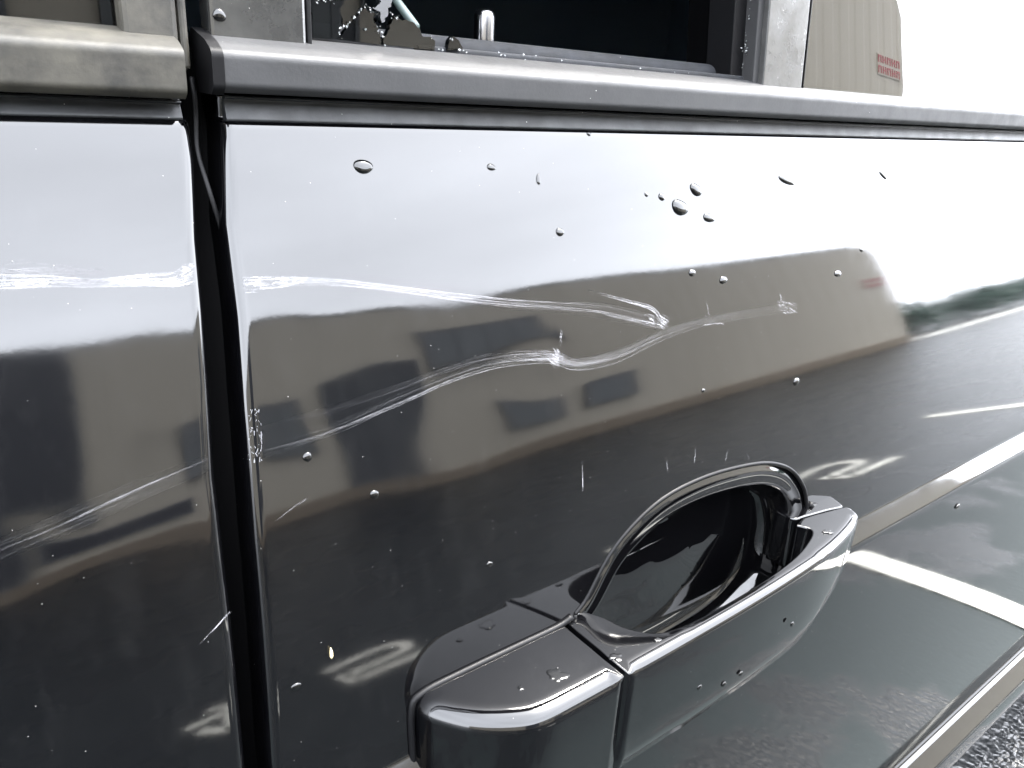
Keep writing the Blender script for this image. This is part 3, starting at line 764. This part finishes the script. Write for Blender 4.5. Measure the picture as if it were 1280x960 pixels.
GR = 'raindrops on the black rear door'
DR = [(454, 208, 28, 18, 10, 'largest oval raindrop on black door, under belt moulding near front gap'),
      (614, 209, 12, 9, 15, 'small oval raindrop right of the largest drop, below belt moulding'),
      (673, 224, 6, 15, 12, 'thin upright raindrop below middle of the belt moulding'),
      (870, 237, 16, 15, 20, 'round raindrop at the top of the cluster under the pillar'),
      (850, 259, 22, 20, 25, 'biggest raindrop of the cluster under the window pillar'),
      (886, 272, 15, 12, 15, 'lowest raindrop of the cluster, with a short tail'),
      (827, 246, 8, 10, 20, 'small raindrop left of the big cluster drop'),
      (808, 243, 5, 6, 10, 'tiny raindrop at the left end of the cluster'),
      (700, 290, 12, 11, 15, 'lone raindrop on bright paint above the crossing scrapes'),
      (983, 225, 20, 10, 18, 'flat wide raindrop right of the cluster under the window pillar'),
      (1104, 219, 9, 6, 30, 'slanted raindrop below the quarter window'),
      (736, 167, 6, 6, 0, 'tiny raindrop just under the belt moulding'),
      (865, 341, 9, 9, 0, 'left of two round raindrops on the reflected roof edge'),
      (904, 350, 10, 10, 0, 'right of two round raindrops near the reflected roof edge'),
      (1047, 342, 8, 8, 0, 'round raindrop near top corner of the reflected building'),
      (1077, 312, 5, 5, 0, 'tiny raindrop on the reflected roof line at right'),
      (995, 477, 8, 10, 0, 'raindrop right of the handle cup, at the reflected wall foot'),
      (879, 488, 5, 5, 0, 'tiny raindrop above the handle cup on reflected wall'),
      (384, 571, 13, 13, 20, 'raindrop below reflected window near the door gap'),
      (468, 618, 14, 12, 20, 'raindrop at foot of the reflected wall, left of centre'),
      (370, 858, 15, 9, 10, 'dark flat raindrop low on rear door near the gap'),
      (612, 705, 10, 7, 15, 'faint raindrop on dark paint above the lock cover'),
      (1197, 633, 6, 6, 0, 'small raindrop on lower door right of the grip')]
for i, (px, py, a, b, tl, lab) in enumerate(DR):
    q = on_skin(px, py); r_ = np.linalg.norm(q - np.array([0, -CAMD, 0])); nn = nrm(q[2]); dd = ray(px, py)
    d = float(dent(np.array([q[0]]), np.array([q[2]]), True)[0]); q = q + np.array([0, d, 0])
    if q[2] < ZC1: q = on_y(px, py, S(q[2]) - STEP)
    fore = max(.35, math.sqrt(max(.05, 1 - float(np.dot(dd, ax @ np.linalg.inv(np.eye(3))) if False else dd[0]) ** 2)))
    drop(q, nn, a / 961 * r_ * .8 / fore, b / 961 * r_ * .95, tl, lab, GR, i)
q = on_y(274, 19, YU + .001)
drop(q, np.array([0, -1, 0]), .0048, .0046, 20, 'raindrop on the gloss pillar trim above the moulding end cap', 'raindrops on the window trims', 1)
q = on_skin(413, 816)
o = tube('seed_husk', [(q[0] - .0001, q[1] - .0006, q[2] + .003), (q[0], q[1] - .0009, q[2] + .001), (q[0], q[1] - .001, q[2] - .001), (q[0] + .0002, q[1] - .0006, q[2] - .0028)], [.0002, .0007, .0008, .0002], 'seed', None, 8)
tag(o, 'small pale seed husk stuck low on the black rear door', 'seed')
# water on the handle top and front
HT = np.array([0, 0, 1.0])
def puddle_mesh(k):
    rg = np.random.default_rng(40 + k); n = 40; ph = rg.uniform(0, 6.28, 6); V = []
    for rr, hh in ((1, 0), (.97, .45), (.90, .8), (.75, 1), (.4, 1)):
        for i in range(n):
            q = 2 * math.pi * i / n; w_ = 1 + sum(.22 / (j + 1) ** .6 * math.sin((j + 2) * q + ph[j]) for j in range(5))
            V.append((rr * w_ * math.cos(q), -hh, rr * w_ * math.sin(q)))
    me = bpy.data.meshes.new('raindrop'); me.from_pydata(V, [], grid_faces(5, n, True) + [tuple(range(4 * n, 5 * n)), tuple(range(n))[::-1]]); me.update(); me.shade_smooth(); me.materials.append(M['water'])
    bm = bmesh.new(); bm.from_mesh(me); bmesh.ops.recalc_face_normals(bm, faces=bm.faces); bm.to_mesh(me); bm.free(); return me
PM = [puddle_mesh(k) for k in range(4)]
def drop_up(px, py, z, wx, wy, lab, tilt=0, i=0):
    d = ray(px, py); p = np.array([0, -CAMD, 0]) + d * (z / d[2])
    o = bpy.data.objects.new('raindrop', PM[i % 4]); col.objects.link(o)
    m = Matrix.Rotation(R(-90), 4, 'X')
    o.matrix_world = Matrix.Translation(Vector(p) + Vector((0, 0, H0))) @ Matrix.Rotation(R(tilt), 4, 'Z') @ m @ Matrix.Diagonal((wx / 2, .0007, wy / 2, 1))
    return tag(o, lab, 'raindrop', 'raindrops on the pull handle')
drop_up(697, 845, -.2632, .011, .009, 'spread water spot on top of the lock cover', 20, 0)
drop_up(651, 861, -.2632, .003, .003, 'tiny raindrop left of the water spot on the lock cover', 20, 1)
drop_up(770, 822, -.2632, .007, .006, 'water spot on the grip beside the split line', 40, 2)
drop_up(822, 800, -.2625, .005, .003, 'raindrop on the grip near the cup edge', 30, 3)
drop_up(1034, 665, -.2625, .008, .0042, 'raindrop on the flat end of the grip', -25, 0)
for i, (px, py, lab) in enumerate([(874, 859, 'left raindrop of the row along the lower front of the grip'), (905, 855, 'second raindrop of the row along the lower front of the grip'), (926, 842, 'third raindrop of the row along the lower front of the grip'), (990, 780, 'raindrop alone on the grip front near its free end')]):
    q = on_y(px, py, -.0505); drop(q, np.array([0, -1, 0]), .0045, .0035, 20, lab, 'raindrops on the pull handle', i)

# ------------------------------------------------------------------ marks painted on the asphalt
def stall(x, lab):
    o = sheet('parking_line', [(x - .043, .8), (x + .043, .8), (x + .043, -1.62), (x - .043, -1.62)], .004, 'line')
    tag(o, lab, 'road marking', 'parking bay lines')
stall(1.745, 'white parking bay line beside the rear door handle')
stall(4.04, 'white parking bay line behind the rear door')
stall(6.45, 'farthest white parking bay line behind the car')
def glyph(name, strokes, wd, lab):
    V, F = [], []
    for s in strokes:
        P = np.array(s, float); b = len(V)
        for i in range(len(P)):
            t = P[min(i + 1, len(P) - 1)] - P[max(i - 1, 0)]; t = t / np.linalg.norm(t); nn = np.array([-t[1], t[0]]) * wd / 2
            V += [(*(P[i] + nn), .0045), (*(P[i] - nn), .0045)]
        F += [(b + 2 * i, b + 2 * i + 1, b + 2 * i + 3, b + 2 * i + 2) for i in range(len(P) - 1)]
    tag(ob(name, V, F, 'line', None, False, True), lab, 'road marking', 'digits painted on the asphalt')
def two(x, y, s=1):
    return [[tuple(np.array(p) * s + (x, y)) for p in smoothpath([(0, 0), (.12, -.015), (.19, 0), (.215, .05), (.19, .105), (.12, .115), (.05, .11), (.01, .14)], 4)],
            [(x + .012 * s, y + .09 * s), (x + .012 * s, y + .20 * s)], [(x + .012 * s, y + .19 * s), (x + .23 * s, y + .20 * s)]]
def four(x, y):
    return [[(x, y), (x + .10, y - .01)], [(x + .07, y - .09), (x + .12, y - .06), (x + .075, y + .16)], [(x + .075, y + .16), (x + .02, y + .06)]]
glyph('painted_digit', two(.66, -1.59), .035, 'white painted 2 on the asphalt beside the rear door')
glyph('painted_digit', four(.31, -1.60), .035, 'white painted 4 on the asphalt beside the front door')
glyph('painted_digit', two(2.66, -1.50, 1.45), .05, 'white painted 2 on the asphalt behind the handle')

# ------------------------------------------------------------------ building across the lot (seen in the paint and the quarter window)
bd = empty('building', (5, -8, 0)); tag(bd, 'taupe ribbed metal building mirrored in the black doors', 'building')
GZ, RZ = -1.0, 2.65
prof = []; x = -14.
while x < 16.4:
    for dx, dy in ((0, 0), (.26, 0), (.33, -.011), (.48, -.011), (.55, 0)): prof.append((min(x + dx, 16.4), -8 + dy + 0))
    x += .55
def rz(x): return RZ - .38 * (1 - math.sqrt(max(0, 1 - max(0, (x - 15.75) / .65) ** 2)))
V = [(a, b, GZ + .25) for a, b in prof] + [(a, b, rz(a)) for a, b in prof]
ob('wall', V, grid_faces(2, len(prof)), 'clad', bd, False)
ob('end_wall', [(16.4, -8, GZ), (16.4, -20, GZ), (16.4, -20, RZ - .38), (16.4, -8, RZ - .38)], [(0, 1, 2, 3)], 'clad', bd, False)
ob('back_wall', [(-14, -20, GZ), (16.4, -20, GZ), (16.4, -20, RZ), (-14, -20, RZ), (-14, -8.01, GZ), (-14, -8.01, RZ)], [(0, 1, 2, 3), (0, 3, 5, 4)], 'clad', bd, False)
box('plinth', -14.02, 16.43, -8.2, -7.93, GZ, GZ + .25, 'plinth', bd)
box('roof', -14.1, 15.7, -20.1, -7.97, RZ, RZ + .05, 'roofm', bd)
def bwin(x0, x1, z0, z1, nm='window', ma='pane', bars=1):
    o = box(nm, x0, x1, -7.99, -7.93, z0, z1, ma, bd)
    for a, b, c, d in ((x0 - .05, x0, z0 - .05, z1 + .05), (x1, x1 + .05, z0 - .05, z1 + .05), (x0, x1, z1, z1 + .05), (x0, x1, z0 - .05, z0)):
        box('frame', a, b, -7.99, -7.91, c, d, 'frame', o)
    for k in range(bars):
        xm = x0 + (x1 - x0) * (k + 1) / (bars + 1); box('frame', xm - .02, xm + .02, -7.93, -7.915, z0, z1, 'frame', o)
bwin(5.75, 6.67, -.32, .25, bars=0); bwin(7.20, 8.15, -.25, .42, bars=0)
bwin(2.62, 3.08, .30, 1.10); bwin(3.55, 4.45, -.68, 1.30, 'door', 'doorleaf', 2); bwin(4.75, 6.9, 1.15, 2.0, 'window', 'pane', 3)
bwin(1.75, 2.12, .45, 1.15)
bwin(-2.2, .92, .25, 2.60, 'shutter_door', 'dark', 0)
bwin(.30, 1.72, -.42, -.04, 'low_vent', 'dark', 0); bwin(-2.2, .12, -.70, .18, 'shutter_door', 'dark', 0)
sg = box('sign', 15.36, 16.28, -7.999, -7.985, 1.12, 1.48, 'clad', bd)
xx = 15.38
for k in range(5):
    for zz in (1.33, 1.15):
        box('letter', xx, xx + .03, -7.985, -7.975, zz, zz + .13, 'red', sg); box('letter', xx + .10, xx + .13, -7.985, -7.975, zz, zz + .13, 'red', sg)
        box('letter', xx + .03, xx + .10, -7.985, -7.975, zz + (.05 if k % 2 else .10), zz + (.08 if k % 2 else .13), 'red', sg)
    xx += .18
# pale kerb beyond the building
sheet('pavement', [(16.6, -8.6), (60, -9.6), (60, -8.4), (16.6, -7.4)], .02, 'kerb', 'structure')

# ------------------------------------------------------------------ shrubs beyond the lot
def tree(x, y, h, wd, lab, seed):
    rg = np.random.default_rng(seed); t = empty('shrub', (x, y, 0)); tag(t, lab, 'shrub', 'shrubs beyond the parking lot')
    tube('trunk', [(x, y, -1.02), (x + .05, y, -1 + h * .35), (x, y + .1, -1 + h * .7)], [h * .03, h * .022, h * .008], 'bark', t, 8)
    V, F = [], []
    for k in range(1500):
        c = rg.normal(size=3); c /= np.linalg.norm(c); c = c * rg.random() ** .4 * (1 + .25 * math.sin(5 * c[0] + seed) + .2 * math.sin(7 * c[2]))
        p = np.array([x, y, -1 + h * .52]) + c * np.array([wd, wd, h * .48]); s = .05 * h * (.5 + rg.random())
        a = rg.normal(size=3); a /= np.linalg.norm(a); b_ = np.cross(a, rg.normal(size=3)); b_ /= np.linalg.norm(b_); b = len(V)
        V += [p - a * s, p + b_ * s * .6, p + a * s, p - b_ * s * .6]; F.append((b, b + 1, b + 2, b + 3))
    ob('crown', V, F, 'leaf', t, False)
for i, (x, y, h, wd) in enumerate([(19.5, -11.5, 1.45, .9), (21.6, -10.9, 1.6, 1.1), (24.2, -11.6, 1.5, 1.2), (26.8, -11.0, 1.7, 1.3), (30, -11.8, 1.6, 1.4), (33.5, -11.2, 1.9, 1.6), (38, -12, 1.8, 1.8)]):
    tree(x, y, h, wd, ['small green shrub nearest the end of the ribbed building', 'second shrub from the end of the ribbed building', 'third shrub from the end of the ribbed building', 'fourth shrub, in the middle of the row beyond the lot', 'fifth shrub from the end of the ribbed building', 'tallest shrub of the row beyond the lot', 'farthest shrub of the row beyond the lot'][i], i)
for o in bpy.data.objects:
    if '_o' in o: del o['_o']
